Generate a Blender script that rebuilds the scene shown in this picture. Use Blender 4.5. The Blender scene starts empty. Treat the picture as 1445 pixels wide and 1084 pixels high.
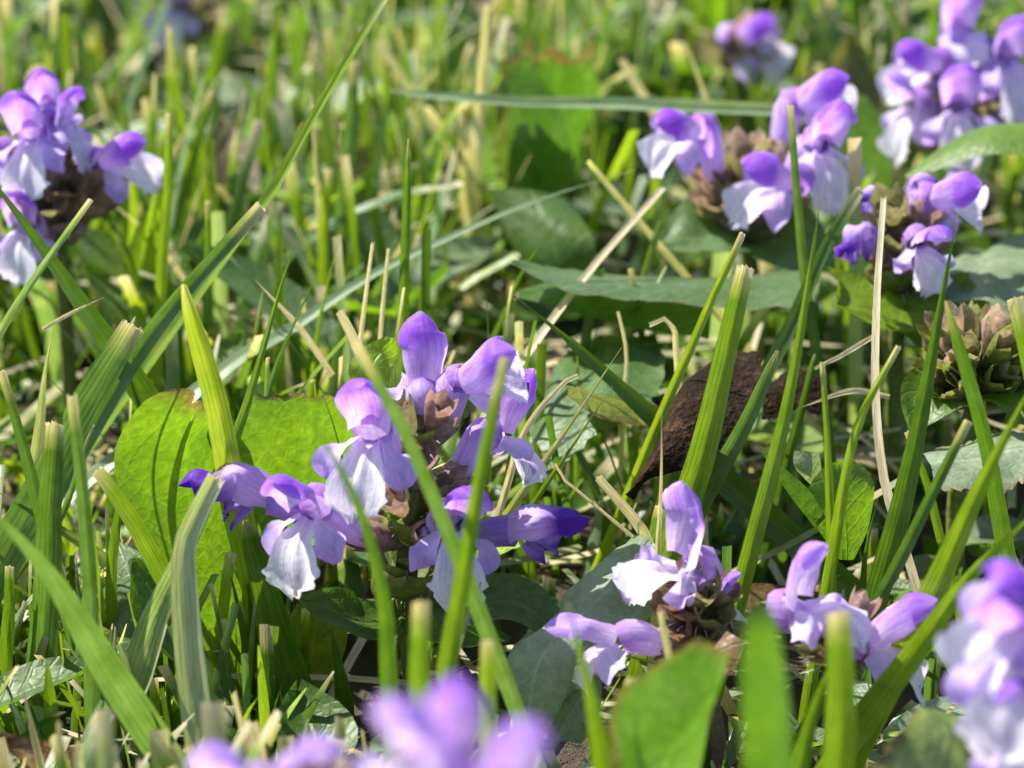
import bpy, math, random
import numpy as np
from mathutils import Vector

rng = random.Random(11)
nrg = np.random.default_rng(11)
scene = bpy.context.scene
COL = scene.collection

# ------------------------------------------------------------------ camera
W, H = 1445.0, 1084.0
DIST, PITCH, FPX, ZC = 0.42, math.radians(24.0), 5060.0, 0.046
CAM = np.array([0.0, -DIST * math.cos(PITCH), ZC + DIST * math.sin(PITCH)])
FWD = np.array([0.0, math.cos(PITCH), -math.sin(PITCH)])
UPV = np.array([0.0, math.sin(PITCH), math.cos(PITCH)])
cam_data = bpy.data.cameras.new('camera')
cam = bpy.data.objects.new('camera', cam_data)
COL.objects.link(cam)
scene.camera = cam
cam.location = CAM
cam.rotation_euler = (math.pi / 2 - PITCH, 0, 0)
cam_data.sensor_width = 36.0
cam_data.lens = 36.0 * FPX / W
cam_data.clip_start = 0.01
cam_data.clip_end = 500.0
cam_data.dof.use_dof = True
cam_data.dof.focus_distance = 0.433
cam_data.dof.aperture_fstop = cam_data.lens / 5.3
cam_data.dof.aperture_blades = 0

# ------------------------------------------------------------------ sky, sun, exposure
SUN_AZ, SUN_EL = math.radians(-60.0), math.radians(52.0)      # azimuth from +Y (behind the plants) towards +X
sun_vec = Vector((math.sin(SUN_AZ) * math.cos(SUN_EL), math.cos(SUN_AZ) * math.cos(SUN_EL), math.sin(SUN_EL)))
world = bpy.data.worlds.new('World')
scene.world = world
world.use_nodes = True
wn = world.node_tree
sky = wn.nodes.new('ShaderNodeTexSky')
sky.sky_type = 'NISHITA'
sky.sun_disc = False
sky.sun_elevation = SUN_EL
sky.sun_rotation = SUN_AZ
bgn = wn.nodes['Background']
bgn.inputs['Strength'].default_value = 0.10
wn.links.new(sky.outputs[0], bgn.inputs['Color'])
sd = bpy.data.lights.new('sun', 'SUN')
sd.energy = 5.0
sd.angle = math.radians(0.55)
sd.color = (1.0, 0.95, 0.86)
sun = bpy.data.objects.new('sun', sd)
COL.objects.link(sun)
sun.location = (-0.5, 1.0, 1.5)
sun.rotation_euler = sun_vec.to_track_quat('Z', 'Y').to_euler()
scene.view_settings.view_transform = 'Standard'
scene.view_settings.look = 'None'
scene.view_settings.exposure = 1.25
scene.view_settings.gamma = 1.0
scene.render.engine = 'CYCLES'
scene.cycles.max_bounces = 10
scene.cycles.diffuse_bounces = 5
scene.cycles.transmission_bounces = 6

# ------------------------------------------------------------------ helpers
def nz(v):
    v = np.asarray(v, float)
    return v / (np.linalg.norm(v) + 1e-12)

def ray(px, py):
    return FWD + np.array([1.0, 0, 0]) * (px - W / 2) / FPX + UPV * (H / 2 - py) / FPX

def at(px, py, Y):
    """point on the upright plane y = Y seen at a pixel of the photograph"""
    d = ray(px, py)
    return CAM + d * ((Y - CAM[1]) / d[1])

def mpp(Y, py=542):
    """metres for one pixel of the photograph at the upright plane y = Y"""
    d = ray(722, py)
    return (Y - CAM[1]) / d[1] / FPX

def crom(pts, n, extra=None):
    """resample a polyline (n points, Catmull-Rom, by length)"""
    P = np.asarray(pts, float)
    if len(P) == 2:
        t = np.linspace(0, 1, n)[:, None]
        return P[0] * (1 - t) + P[1] * t
    d = np.r_[0, np.cumsum(np.linalg.norm(np.diff(P[:, :3], axis=0), axis=1) + 1e-9)]
    d /= d[-1]
    Q = np.vstack([2 * P[0] - P[1], P, 2 * P[-1] - P[-2]])
    out = []
    for s in np.linspace(0, 1, n):
        i = min(np.searchsorted(d, s, side='right') - 1, len(P) - 2)
        t = (s - d[i]) / (d[i + 1] - d[i])
        p0, p1, p2, p3 = Q[i], Q[i + 1], Q[i + 2], Q[i + 3]
        out.append(.5 * (2 * p1 + (p2 - p0) * t + (2 * p0 - 5 * p1 + 4 * p2 - p3) * t * t + (3 * p1 - p0 - 3 * p2 + p3) * t ** 3))
    return np.array(out)

def lerp1(xs, n):
    xs = np.asarray(xs, float)
    return np.interp(np.linspace(0, 1, n), np.linspace(0, 1, len(xs)), xs)

def grid_faces(nu, nv, off=0):
    return [(off + j * nu + i, off + j * nu + i + 1, off + (j + 1) * nu + i + 1, off + (j + 1) * nu + i)
            for j in range(nv - 1) for i in range(nu - 1)]

def mk(name, V, F, mat, parent=None, uv=None, attrs=None, col=None, origin=None, smooth=True):
    """one mesh object; V in world metres. Parts share the origin of their thing."""
    V = np.asarray(V, float)
    if origin is None:
        if parent is not None:
            origin = np.array(parent['_o'])
        else:
            origin = np.array([V[:, 0].mean(), V[:, 1].mean(), V[:, 2].min()])
    me = bpy.data.meshes.new(name)
    me.from_pydata((V - origin).tolist(), [], F)
    if smooth:
        me.polygons.foreach_set('use_smooth', [True] * len(me.polygons))
    if uv is not None:
        ul = me.uv_layers.new(name='UVMap')
        idx = np.empty(len(me.loops), np.int32)
        me.loops.foreach_get('vertex_index', idx)
        ul.data.foreach_set('uv', np.asarray(uv, np.float32)[idx].ravel())
    for k, a in (attrs or {}).items():
        at_ = me.attributes.new(k, 'FLOAT', 'POINT')
        at_.data.foreach_set('value', np.asarray(a, np.float32))
    if col is not None:
        at_ = me.attributes.new('col', 'FLOAT_COLOR', 'POINT')
        c = np.ones((len(V), 4), np.float32)
        c[:, :3] = col
        at_.data.foreach_set('color', c.ravel())
    me.materials.append(mat)
    ob = bpy.data.objects.new(name, me)
    COL.objects.link(ob)
    if parent is not None:
        ob.parent = parent
    else:
        ob.location = origin
    ob['_o'] = [float(x) for x in origin]
    if parent is not None:
        ob['_o'] = parent['_o']
    return ob

def empty(name, loc):
    e = bpy.data.objects.new(name, None)
    e.empty_display_size = 0.01
    COL.objects.link(e)
    e.location = loc
    e['_o'] = [float(x) for x in loc]
    return e

def tag(o, label=None, cat=None, group=None, kind=None):
    if label: o['label'] = label
    if cat: o['category'] = cat
    if group: o['group'] = group
    if kind: o['kind'] = kind
    return o

# ------------------------------------------------------------------ materials
class NT:
    def __init__(self, name):
        self.m = bpy.data.materials.new(name)
        self.m.use_nodes = True
        self.t = self.m.node_tree
        self.t.nodes.clear()
        self.out = self.t.nodes.new('ShaderNodeOutputMaterial')
    def n(self, typ, ins=None, **kw):
        nd = self.t.nodes.new(typ)
        for k, v in kw.items():
            setattr(nd, k, v)
        for k, v in (ins or {}).items():
            s = nd.inputs[k]
            if isinstance(v, bpy.types.NodeSocket):
                self.t.links.new(v, s)
            else:
                s.default_value = v
        return nd
    def attr(self, nm):
        return self.n('ShaderNodeAttribute', attribute_name=nm)
    def math(self, op, a, b=0.0, clamp=False):
        return self.n('ShaderNodeMath', {0: a, 1: b}, operation=op, use_clamp=clamp).outputs[0]
    def mix(self, f, a, b, typ='MIX'):
        nd = self.n('ShaderNodeMix', data_type='RGBA', blend_type=typ)
        for i, v in ((0, f), (6, a), (7, b)):
            if isinstance(v, bpy.types.NodeSocket):
                self.t.links.new(v, nd.inputs[i])
            else:
                nd.inputs[i].default_value = v if i == 0 else (*v, 1) if len(v) == 3 else v
        return nd.outputs[2]
    def ramp(self, fac, stops):
        nd = self.n('ShaderNodeValToRGB', {0: fac})
        cr = nd.color_ramp
        while len(cr.elements) < len(stops):
            cr.elements.new(0.5)
        for e, (p, c) in zip(cr.elements, stops):
            e.position = p
            e.color = (*c, 1)
        return nd.outputs[0]
    def noise(self, vec, scale, detail=3, rough=.55):
        return self.n('ShaderNodeTexNoise', {'Vector': vec, 'Scale': scale, 'Detail': detail, 'Roughness': rough}).outputs[0]
    def sheet(self, col, tcol, fac, rough, bump=None, bstr=.3, bdist=.0002, spec=.45):
        p = self.n('ShaderNodeBsdfPrincipled', {'Base Color': col, 'Roughness': rough, 'Specular IOR Level': spec})
        t = self.n('ShaderNodeBsdfTranslucent', {'Color': tcol})
        if bump is not None:
            b = self.n('ShaderNodeBump', {'Strength': bstr, 'Distance': bdist, 'Height': bump})
            self.t.links.new(b.outputs[0], p.inputs['Normal'])
            self.t.links.new(b.outputs[0], t.inputs['Normal'])
        mx = self.n('ShaderNodeMixShader', {0: fac, 1: p.outputs[0], 2: t.outputs[0]})
        self.t.links.new(mx.outputs[0], self.out.inputs[0])
        return self.m

GRASS_RAMP = [(0.0, (.25, .34, .22)), (.2, (.11, .20, .08)), (.4, (.052, .115, .016)), (.62, (.112, .205, .016)), (.85, (.205, .30, .024)), (1.0, (.30, .35, .05))]

def grass_material():
    k = NT('grass')
    hue, dry = k.attr('hue').outputs['Fac'], k.attr('dry').outputs['Fac']
    uv = k.n('ShaderNodeUVMap').outputs[0]
    sx = k.n('ShaderNodeSeparateXYZ', {0: uv})
    st = k.n('ShaderNodeCombineXYZ', {0: k.math('MULTIPLY', sx.outputs[0], 9.0), 1: k.math('MULTIPLY', sx.outputs[1], .5), 2: hue}).outputs[0]
    streak = k.noise(st, 1.6, 2)
    wave = k.math('SINE', k.math('ADD', k.math('MULTIPLY', sx.outputs[0], 6.2832 * 6), k.math('MULTIPLY', streak, 9.0)))
    rib = k.math('ADD', k.math('MULTIPLY', wave, .5), .5)
    mid = k.math('SUBTRACT', 1.0, k.math('MULTIPLY', k.math('ABSOLUTE', k.math('SUBTRACT', sx.outputs[0], .5)), 14.0), True)
    ob = k.n('ShaderNodeTexCoord').outputs['Object']
    blot = k.noise(ob, 260, 3)
    h2 = k.math('ADD', hue, k.math('MULTIPLY', k.math('SUBTRACT', blot, .5), .35), True)
    base = k.ramp(h2, GRASS_RAMP)
    f = k.math('ADD', k.math('MULTIPLY', rib, .26), k.math('MULTIPLY', streak, .75))
    base = k.mix(1.0, base, k.ramp(f, [(.15, (.62, .66, .60)), (.75, (1.2, 1.18, 1.12))]), 'MULTIPLY')
    base = k.mix(k.math('MULTIPLY', mid, .35), base, k.mix(1.0, base, (1.7, 1.55, 1.5), 'MULTIPLY'))
    straw = k.ramp(streak, [(.25, (.38, .28, .15)), (.5, (.62, .52, .34)), (.75, (.84, .77, .61))])
    d2 = k.math('ADD', dry, k.math('MULTIPLY', k.math('MULTIPLY', k.math('SUBTRACT', blot, .5), 1.2), k.math('MULTIPLY', k.math('MULTIPLY', dry, k.math('SUBTRACT', 1.0, dry)), 4.0)), True)
    col = k.mix(d2, base, straw)
    tcol = k.mix(k.math('MULTIPLY', d2, .6), k.mix(1.0, col, (1.9, 1.8, .65), 'MULTIPLY'), col)
    rough = k.math('ADD', .28, k.math('MULTIPLY', d2, .35))
    return k.sheet(col, tcol, .42, rough, k.math('ADD', rib, streak), .28, .0001, .5)

LEAF_RAMP = [(0.0, (.29, .36, .26)), (.25, (.11, .18, .08)), (.5, (.062, .13, .02)), (.75, (.125, .21, .018)), (1.0, (.21, .30, .025))]

def leaf_material():
    k = NT('leaf')
    hue, dry = k.attr('hue').outputs['Fac'], k.attr('dry').outputs['Fac']
    uv = k.n('ShaderNodeUVMap').outputs[0]
    sx = k.n('ShaderNodeSeparateXYZ', {0: uv})
    u = k.math('ABSOLUTE', k.math('SUBTRACT', sx.outputs[0], .5))
    ob = k.n('ShaderNodeTexCoord').outputs['Object']
    big = k.noise(ob, 130, 4)
    fine = k.noise(ob, 900, 3)
    warp = k.math('MULTIPLY', big, .10)
    ph = k.math('ADD', k.math('SUBTRACT', k.math('MULTIPLY', sx.outputs[1], 3.2), k.math('MULTIPLY', u, 3.0)), k.math('MULTIPLY', warp, 6.0))
    fr = k.math('ABSOLUTE', k.math('SUBTRACT', k.math('FRACT', ph), .5))
    side = k.math('SUBTRACT', 1.0, k.math('MULTIPLY', fr, 9.0), True)
    midr = k.math('SUBTRACT', 1.0, k.math('MULTIPLY', u, 22.0), True)
    vor = k.n('ShaderNodeTexVoronoi', {'Vector': ob, 'Scale': 620}, feature='DISTANCE_TO_EDGE').outputs[0]
    net = k.math('SUBTRACT', 1.0, k.math('MULTIPLY', vor, 7.0), True)
    vein = k.math('MAXIMUM', midr, k.math('MULTIPLY', side, .4))
    h2 = k.math('ADD', hue, k.math('MULTIPLY', k.math('SUBTRACT', big, .5), .55), True)
    col = k.ramp(h2, LEAF_RAMP)
    col = k.mix(1.0, col, k.ramp(fine, [(.25, (.72, .74, .7)), (.75, (1.22, 1.2, 1.15))]), 'MULTIPLY')
    col = k.mix(k.math('MULTIPLY', vein, .5), col, k.mix(1.0, col, (1.55, 1.5, 1.5), 'MULTIPLY'))
    col = k.mix(k.math('MULTIPLY', net, .15), col, k.mix(1.0, col, (1.4, 1.4, 1.3), 'MULTIPLY'))
    spots = k.math('MULTIPLY', k.math('SUBTRACT', k.noise(ob, 330, 2), .73), 14.0, True)
    col = k.mix(k.math('MULTIPLY', spots, .75), col, (.10, .055, .02))
    d2 = k.math('MULTIPLY', k.math('ADD', dry, k.math('MULTIPLY', k.math('SUBTRACT', big, .5), dry)), 1.0, True)
    brown = k.ramp(fine, [(.2, (.06, .03, .015)), (.55, (.22, .11, .05)), (.8, (.42, .29, .16))])
    col = k.mix(d2, col, brown)
    tcol = k.mix(d2, k.mix(1.0, col, (1.5, 1.7, .5), 'MULTIPLY'), col)
    hgt = k.math('SUBTRACT', k.math('MULTIPLY', fine, .5), k.math('ADD', k.math('MULTIPLY', vein, .9), k.math('MULTIPLY', net, .25)))
    return k.sheet(col, tcol, .46, .45, hgt, .5, .0003, .45)

def petal_material():
    k = NT('petal')
    col = k.attr('col').outputs['Color']
    uv = k.n('ShaderNodeUVMap').outputs[0]
    sx = k.n('ShaderNodeSeparateXYZ', {0: uv})
    st = k.n('ShaderNodeCombineXYZ', {0: k.math('MULTIPLY', sx.outputs[0], 13.0), 1: k.math('MULTIPLY', sx.outputs[1], 1.6)}).outputs[0]
    streak = k.noise(st, 2.0, 3)
    ob = k.n('ShaderNodeTexCoord').outputs['Object']
    fine = k.noise(ob, 1500, 2)
    c = k.mix(1.0, col, k.ramp(streak, [(.25, (.70, .64, .84)), (.65, (1.10, 1.10, 1.08))]), 'MULTIPLY')
    c = k.mix(1.0, c, k.ramp(fine, [(.2, (.9, .9, .92)), (.8, (1.06, 1.06, 1.05))]), 'MULTIPLY')
    t = k.mix(1.0, c, (1.12, 1.0, 1.08), 'MULTIPLY')
    return k.sheet(c, t, .52, .55, k.math('ADD', streak, fine), .35, .0002, .3)

def husk_material(name, tr):
    k = NT(name)
    col = k.attr('col').outputs['Color']
    ob = k.n('ShaderNodeTexCoord').outputs['Object']
    fine = k.noise(ob, 1100, 3)
    c = k.mix(1.0, col, k.ramp(fine, [(.25, (.55, .55, .55)), (.75, (1.35, 1.3, 1.25))]), 'MULTIPLY')
    return k.sheet(c, k.mix(1.0, c, (1.2, 1.1, .95), 'MULTIPLY'), tr, .6, fine, .6, .0003, .35)

def soil_material():
    k = NT('soil')
    ob = k.n('ShaderNodeTexCoord').outputs['Object']
    a, b = k.noise(ob, 60, 6, .7), k.noise(ob, 420, 4, .7)
    c = k.ramp(a, [(.3, (.018, .013, .008)), (.55, (.05, .036, .02)), (.75, (.06, .07, .02))])
    c = k.mix(k.math('MULTIPLY', k.math('SUBTRACT', b, .62), 6.0, True), c, (.16, .12, .07))
    p = k.n('ShaderNodeBsdfPrincipled', {'Base Color': c, 'Roughness': .9})
    bp = k.n('ShaderNodeBump', {'Strength': .8, 'Distance': .004, 'Height': k.math('ADD', a, b)})
    k.t.links.new(bp.outputs[0], p.inputs['Normal'])
    k.t.links.new(p.outputs[0], k.out.inputs[0])
    return k.m

M_GRASS, M_LEAF, M_PETAL = grass_material(), leaf_material(), petal_material()
M_HUSK, M_STEM, M_SOIL = husk_material('husk', .42), husk_material('stem', .22), soil_material()

# ------------------------------------------------------------------ ground
def ground():
    xs = np.r_[-60, -20, -6, -2, np.linspace(-.6, .6, 50), 2, 6, 20, 60]
    ys = np.r_[-60, -20, -6, -2, np.linspace(-.5, 1.1, 60), 3, 8, 25, 80]
    V = [(x, y, .0022 * (math.sin(x * 61 + 1.3 * math.sin(y * 47)) + math.sin(y * 53 + x * 21)) - .003) for y in ys for x in xs]
    o = mk('ground', V, grid_faces(len(xs), len(ys)), M_SOIL, origin=np.zeros(3))
    tag(o, 'dark soil under the lawn', kind='structure')
ground()

# ------------------------------------------------------------------ the lawn itself: uncountable stuff
def ribbons(name, base, ang, length, lean, bend, width, hue, dry, tipdry, nseg, label, cat, zmin=0.0):
    """many thin blades as one mesh: arrays of n"""
    n = len(base)
    t = np.linspace(0, 1, nseg + 1)
    dirx, diry = np.cos(ang), np.sin(ang)
    th = lean[:, None] + bend[:, None] * t[None, :]                # angle from upright along the blade
    ds = length[:, None] / nseg
    hx = np.cumsum(np.c_[np.zeros(n), (np.sin(th[:, :-1]) * ds)], axis=1)
    hz = np.cumsum(np.c_[np.zeros(n), (np.cos(th[:, :-1]) * ds)], axis=1)
    P = np.stack([base[:, 0:1] + hx * dirx[:, None], base[:, 1:2] + hx * diry[:, None], np.maximum(base[:, 2:3] + hz, zmin)], -1)
    side = np.stack([-diry, dirx, np.zeros(n)], -1)
    tw = nrg.uniform(-.9, .9, n)
    side = side * np.cos(tw)[:, None] + np.stack([dirx, diry, np.zeros(n)], -1) * np.sin(tw)[:, None] * .8
    prof = np.where(t < .55, 1.0, 1.0 - .85 * ((t - .55) / .45) ** 1.6)
    cutp = nrg.random(n) < .55
    wp = np.where(cutp[:, None], np.ones_like(t)[None, :] * .9, prof[None, :]) * width[:, None] * .5
    up = np.array([0, 0, 1.0])
    nrm = np.cross(side, np.stack([dirx * .3, diry * .3, np.ones(n)], -1))
    L = P - side[:, None, :] * wp[:, :, None] + nrm[:, None, :] * wp[:, :, None] * .35
    R = P + side[:, None, :] * wp[:, :, None] + nrm[:, None, :] * wp[:, :, None] * .35
    V = np.stack([L, P, R], axis=2)                               # n, seg+1, 3, 3
    m = nseg + 1
    V = V.reshape(-1, 3)
    q = np.array([(j * 3 + i, j * 3 + i + 1, (j + 1) * 3 + i + 1, (j + 1) * 3 + i) for j in range(nseg) for i in range(2)])
    F = (np.arange(n)[:, None, None] * (m * 3) + q[None]).reshape(-1, 4)
    me = bpy.data.meshes.new(name)
    nf = len(F)
    me.vertices.add(len(V)); me.vertices.foreach_set('co', V.astype(np.float32).ravel())
    me.loops.add(nf * 4); me.loops.foreach_set('vertex_index', F.astype(np.int32).ravel())
    me.polygons.add(nf); me.polygons.foreach_set('loop_start', np.arange(0, nf * 4, 4, dtype=np.int32))
    me.polygons.foreach_set('use_smooth', np.ones(nf, bool))
    me.update(calc_edges=True)
    u = np.tile(np.array([0, .5, 1.0]), n * m)
    v = np.repeat((t[None, :] * (length / width)[:, None]).ravel() + np.repeat(nrg.uniform(0, 50, n), m), 3)
    ul = me.uv_layers.new(name='UVMap')
    ul.data.foreach_set('uv', np.stack([u, v], -1)[F.ravel()].astype(np.float32).ravel())
    a = me.attributes.new('hue', 'FLOAT', 'POINT'); a.data.foreach_set('value', np.repeat(hue, m * 3).astype(np.float32))
    dd = np.clip(dry[:, None] + tipdry[:, None] * np.clip((t - .9) / .1, 0, 1)[None, :], 0, 1)
    a = me.attributes.new('dry', 'FLOAT', 'POINT'); a.data.foreach_set('value', np.repeat(dd.ravel(), 3).astype(np.float32))
    me.materials.append(M_GRASS)
    o = bpy.data.objects.new(name, me); COL.objects.link(o)
    return tag(o, label, cat, kind='stuff')

CLEAR = [(at(770, 200, .13)[0] + dx, y, .014, .012) for y in (.075, .095, .115) for dx in (-.005, .005)]       # (x, y, r, h): things stand here; keep filler below height h
def filler():
    # green blades in the strip that the photograph looks along, then a coarser lawn all round
    def spot(n, x0, x1, y0, y1):
        return np.c_[nrg.uniform(x0, x1, n), nrg.uniform(y0, y1, n), np.full(n, -.004)]
    def make(name, B, hmin, hmax, wmin, wmax, label, nseg, dryfrac=.13, dens=None):
        n = len(B)
        Y = B[:, 1]
        g = np.clip((Y - .02) / .06, 0, 1)
        front = Y < .02
        L = nrg.uniform(hmin, hmax, n) * np.where(front, .6, .62 + .38 * g) * nrg.choice([.5, .75, 1.0], n, p=[.35, .35, .3])
        for (cx, cy, r, h) in CLEAR:
            near = np.hypot(B[:, 0] - cx, B[:, 1] - cy) < r
            L = np.where(near, np.minimum(L, h), L)
        dr = (nrg.random(n) < dryfrac) * nrg.uniform(.6, 1, n)
        return ribbons(name, B, nrg.uniform(0, 2 * np.pi, n), L, nrg.normal(.16, .34, n), nrg.normal(.25, .6, n),
                       nrg.uniform(wmin, wmax, n) * np.where(dr > 0, .5, 1.0), np.clip(nrg.normal(.36, .24, n), 0, 1), dr, nrg.choice([0, .95], n, p=[.25, .75]), nseg, label, 'grass')
    B = spot(4200, -.16, .16, -.14, .75)
    B = np.vstack([B, spot(1800, -.16, .16, .06, .6)])
    B = np.vstack([B, spot(1500, -.14, .14, .02, .30)])
    make('lawn_grass', B, .022, .056, .0010, .0033, 'soft green mown lawn grass filling the gaps between the plants', 6)
    n = 26000
    B = spot(n, -1.1, 1.1, -.6, 1.9)
    keep = ~((np.abs(B[:, 0]) < .16) & (B[:, 1] > -.14) & (B[:, 1] < .75))
    make('outer_lawn_grass', B[keep], .02, .05, .0014, .0034, 'mown lawn grass spreading away all round', 4)
    n = 1220
    B = np.vstack([spot(220, -.04, .035, -.055, -.012), spot(n - 470, -.075, .05, .03, .2), spot(250, -.075, -.025, -.02, .03)])
    L = nrg.uniform(.02, .05, n) * np.where(B[:, 1] < .03, .55, 1.0)
    for (cx, cy, r, h) in CLEAR:
        L = np.where(np.hypot(B[:, 0] - cx, B[:, 1] - cy) < r, np.minimum(L, h), L)
    ribbons('fresh_grass', B, nrg.uniform(0, 2 * np.pi, n), L, nrg.normal(.25, .3, n), nrg.normal(.15, .4, n), nrg.uniform(.0009, .0022, n),
            np.where(B[:, 1] < -.012, nrg.uniform(0, .5, n), nrg.uniform(.3, .85, n)), np.zeros(n), nrg.choice([0, .95], n), 6, 'fresh bright green grass blades crossing in the gaps between the plants', 'grass')
    n = 150
    B = spot(n, -.070, .0, -.085, -.035)
    L = np.interp(B[:, 1], [-.085, -.035], [.047, .026]) * nrg.uniform(.8, 1.08, n)
    ribbons('grass_tuft', B, nrg.uniform(0, 2 * np.pi, n), L, nrg.normal(.1, .2, n), nrg.normal(.3, .5, n), nrg.uniform(.0012, .003, n),
            nrg.uniform(.05, .7, n), (nrg.random(n) < .3) * .8, np.full(n, .9), 6, 'blurred tuft of short clipped grass and straw low at the front', 'grass')
    # dead straw lying on the soil
    n = 3600
    B = spot(n, -.22, .22, -.16, .8)
    B[:, 2] = nrg.uniform(0, .009, n) + .004 * (B[:, 1] > .05)
    ribbons('thatch', B, nrg.uniform(0, 2 * np.pi, n), nrg.uniform(.008, .038, n), nrg.normal(1.42, .2, n), nrg.normal(.1, .35, n), nrg.uniform(.0007, .0022, n),
            nrg.random(n), nrg.uniform(.2, .9, n), np.zeros(n), 4, 'pale dead straw and clippings lying between the grass roots', 'thatch', zmin=.0004)

# ------------------------------------------------------------------ leaves
def wob(seed, n=4, f=1.0):
    r = random.Random(seed)
    k = [(r.uniform(.6, 2.2) * f, r.uniform(.6, 2.2) * f, r.uniform(0, 6.28), r.uniform(.5, 1) / n) for _ in range(n)]
    return lambda a, b: sum(w * math.sin(p * a * 3.1 + q * b * 3.1 + ph) for p, q, ph, w in k)

_seed = [100]
def nseed():
    _seed[0] += 1
    return _seed[0]

def leaf_patch(name, rows, hue=.7, bulge=.12, wave=.03, edge_dry=0.0, tip_dry=0.0, ragged=0.0, tooth=0.0, parent=None, mat=None, nu=13, nv=26, holes=(), dry=0.0, fold=0.0):
    """a leaf blade given by its two margins, base to tip: rows of (left px, py, right px, py, Y left, Y right)"""
    Lw = crom([at(a, b, y) for a, b, c, d, y, z in rows], nv)
    Rw = crom([at(c, d, z) for a, b, c, d, y, z in rows], nv)
    w = wob(nseed()); wt = random.Random(nseed())
    wid = np.linalg.norm(Lw - Rw, axis=1)
    V, uv, dr = [], [], []
    length = np.linalg.norm(np.diff((Lw + Rw) / 2, axis=0), axis=1).sum()
    rag = [wt.uniform(-1, 1) for _ in range(nu)]
    for j in range(nv):
        t = j / (nv - 1)
        j0, j1 = max(j - 1, 0), min(j + 1, nv - 1)
        tan = nz((Lw[j1] + Rw[j1]) - (Lw[j0] + Rw[j0]))
        side = nz(Rw[j] - Lw[j]) if wid[j] > 1e-6 else np.array([1.0, 0, 0])
        nrm = nz(np.cross(side, tan))
        if nrm @ (CAM - Lw[j]) < 0: nrm = -nrm
        for i in range(nu):
            s = i / (nu - 1); x = 2 * s - 1
            p = Lw[j] * (1 - s) + Rw[j] * s
            p = p + nrm * (bulge * wid[j] * (1 - x * x) + wave * wid.max() * w(x, t * 2) + fold * wid[j] * abs(x))
            if abs(x) > .98 and tooth:
                p = p + side * x * tooth * wid.max() * (wt.random() - .3)
            if ragged and j == nv - 1: p = p + tan * ragged * wid.max() * rag[i]
            if ragged and j == nv - 2: p = p + tan * ragged * wid.max() * rag[i] * .5
            V.append(p); uv.append((s, t * length / max(wid.max(), 1e-6)))
            dr.append(min(1, max(dry, edge_dry * max(0, (abs(x) - .86) / .14), tip_dry * max(0, (t - .93) / .07))))
    F = grid_faces(nu, nv)
    for (hu, hv, hr) in holes:
        for q in range(len(V)):
            d = math.hypot((q % nu) / (nu - 1) - hu, (q // nu) / (nv - 1) - hv)
            if d < hr * 1.9: dr[q] = max(dr[q], 1 - max(0, d - hr) / (hr * .9) * .8)
    n = len(V)
    return mk(name, V, F, mat or M_LEAF, parent, uv, {'hue': np.full(n, hue), 'dry': dr})

def leaf_free(name, spine, width, nrm, hue, parent=None, cup=.25, wave=.05, tooth=0.0, shape=(.12, .55, .9, 1, .93, .75, .45, .04), nu=11, nv=20, dry=0.0, edge_dry=0.0, mat=None):
    """leaf along a world-space spine; width in metres, nrm = upper side"""
    S = crom(spine, nv); hw = lerp1(shape, nv) * width / 2
    w = wob(nseed()); r = random.Random(nseed())
    V, uv, dr = [], [], []
    length = np.linalg.norm(np.diff(S, axis=0), axis=1).sum()
    for j in range(nv):
        tan = nz(S[min(j + 1, nv - 1)] - S[max(j - 1, 0)])
        side = nz(np.cross(tan, nrm)); n2 = np.cross(side, tan)
        for i in range(nu):
            x = 2 * i / (nu - 1) - 1
            k = 1 + (tooth * (r.random() - .4) if abs(x) > .95 else 0)
            V.append(S[j] + side * x * hw[j] * k + n2 * (cup * hw[j] * x * x + wave * width * w(x, j / nv * 2)))
            uv.append((i / (nu - 1), j / (nv - 1) * length / width))
            dr.append(max(dry, edge_dry * max(0, (abs(x) - .8) / .2)))
    n = len(V)
    return mk(name, V, grid_faces(nu, nv), mat or M_LEAF, parent, uv, {'hue': np.full(n, hue), 'dry': dr})

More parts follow.
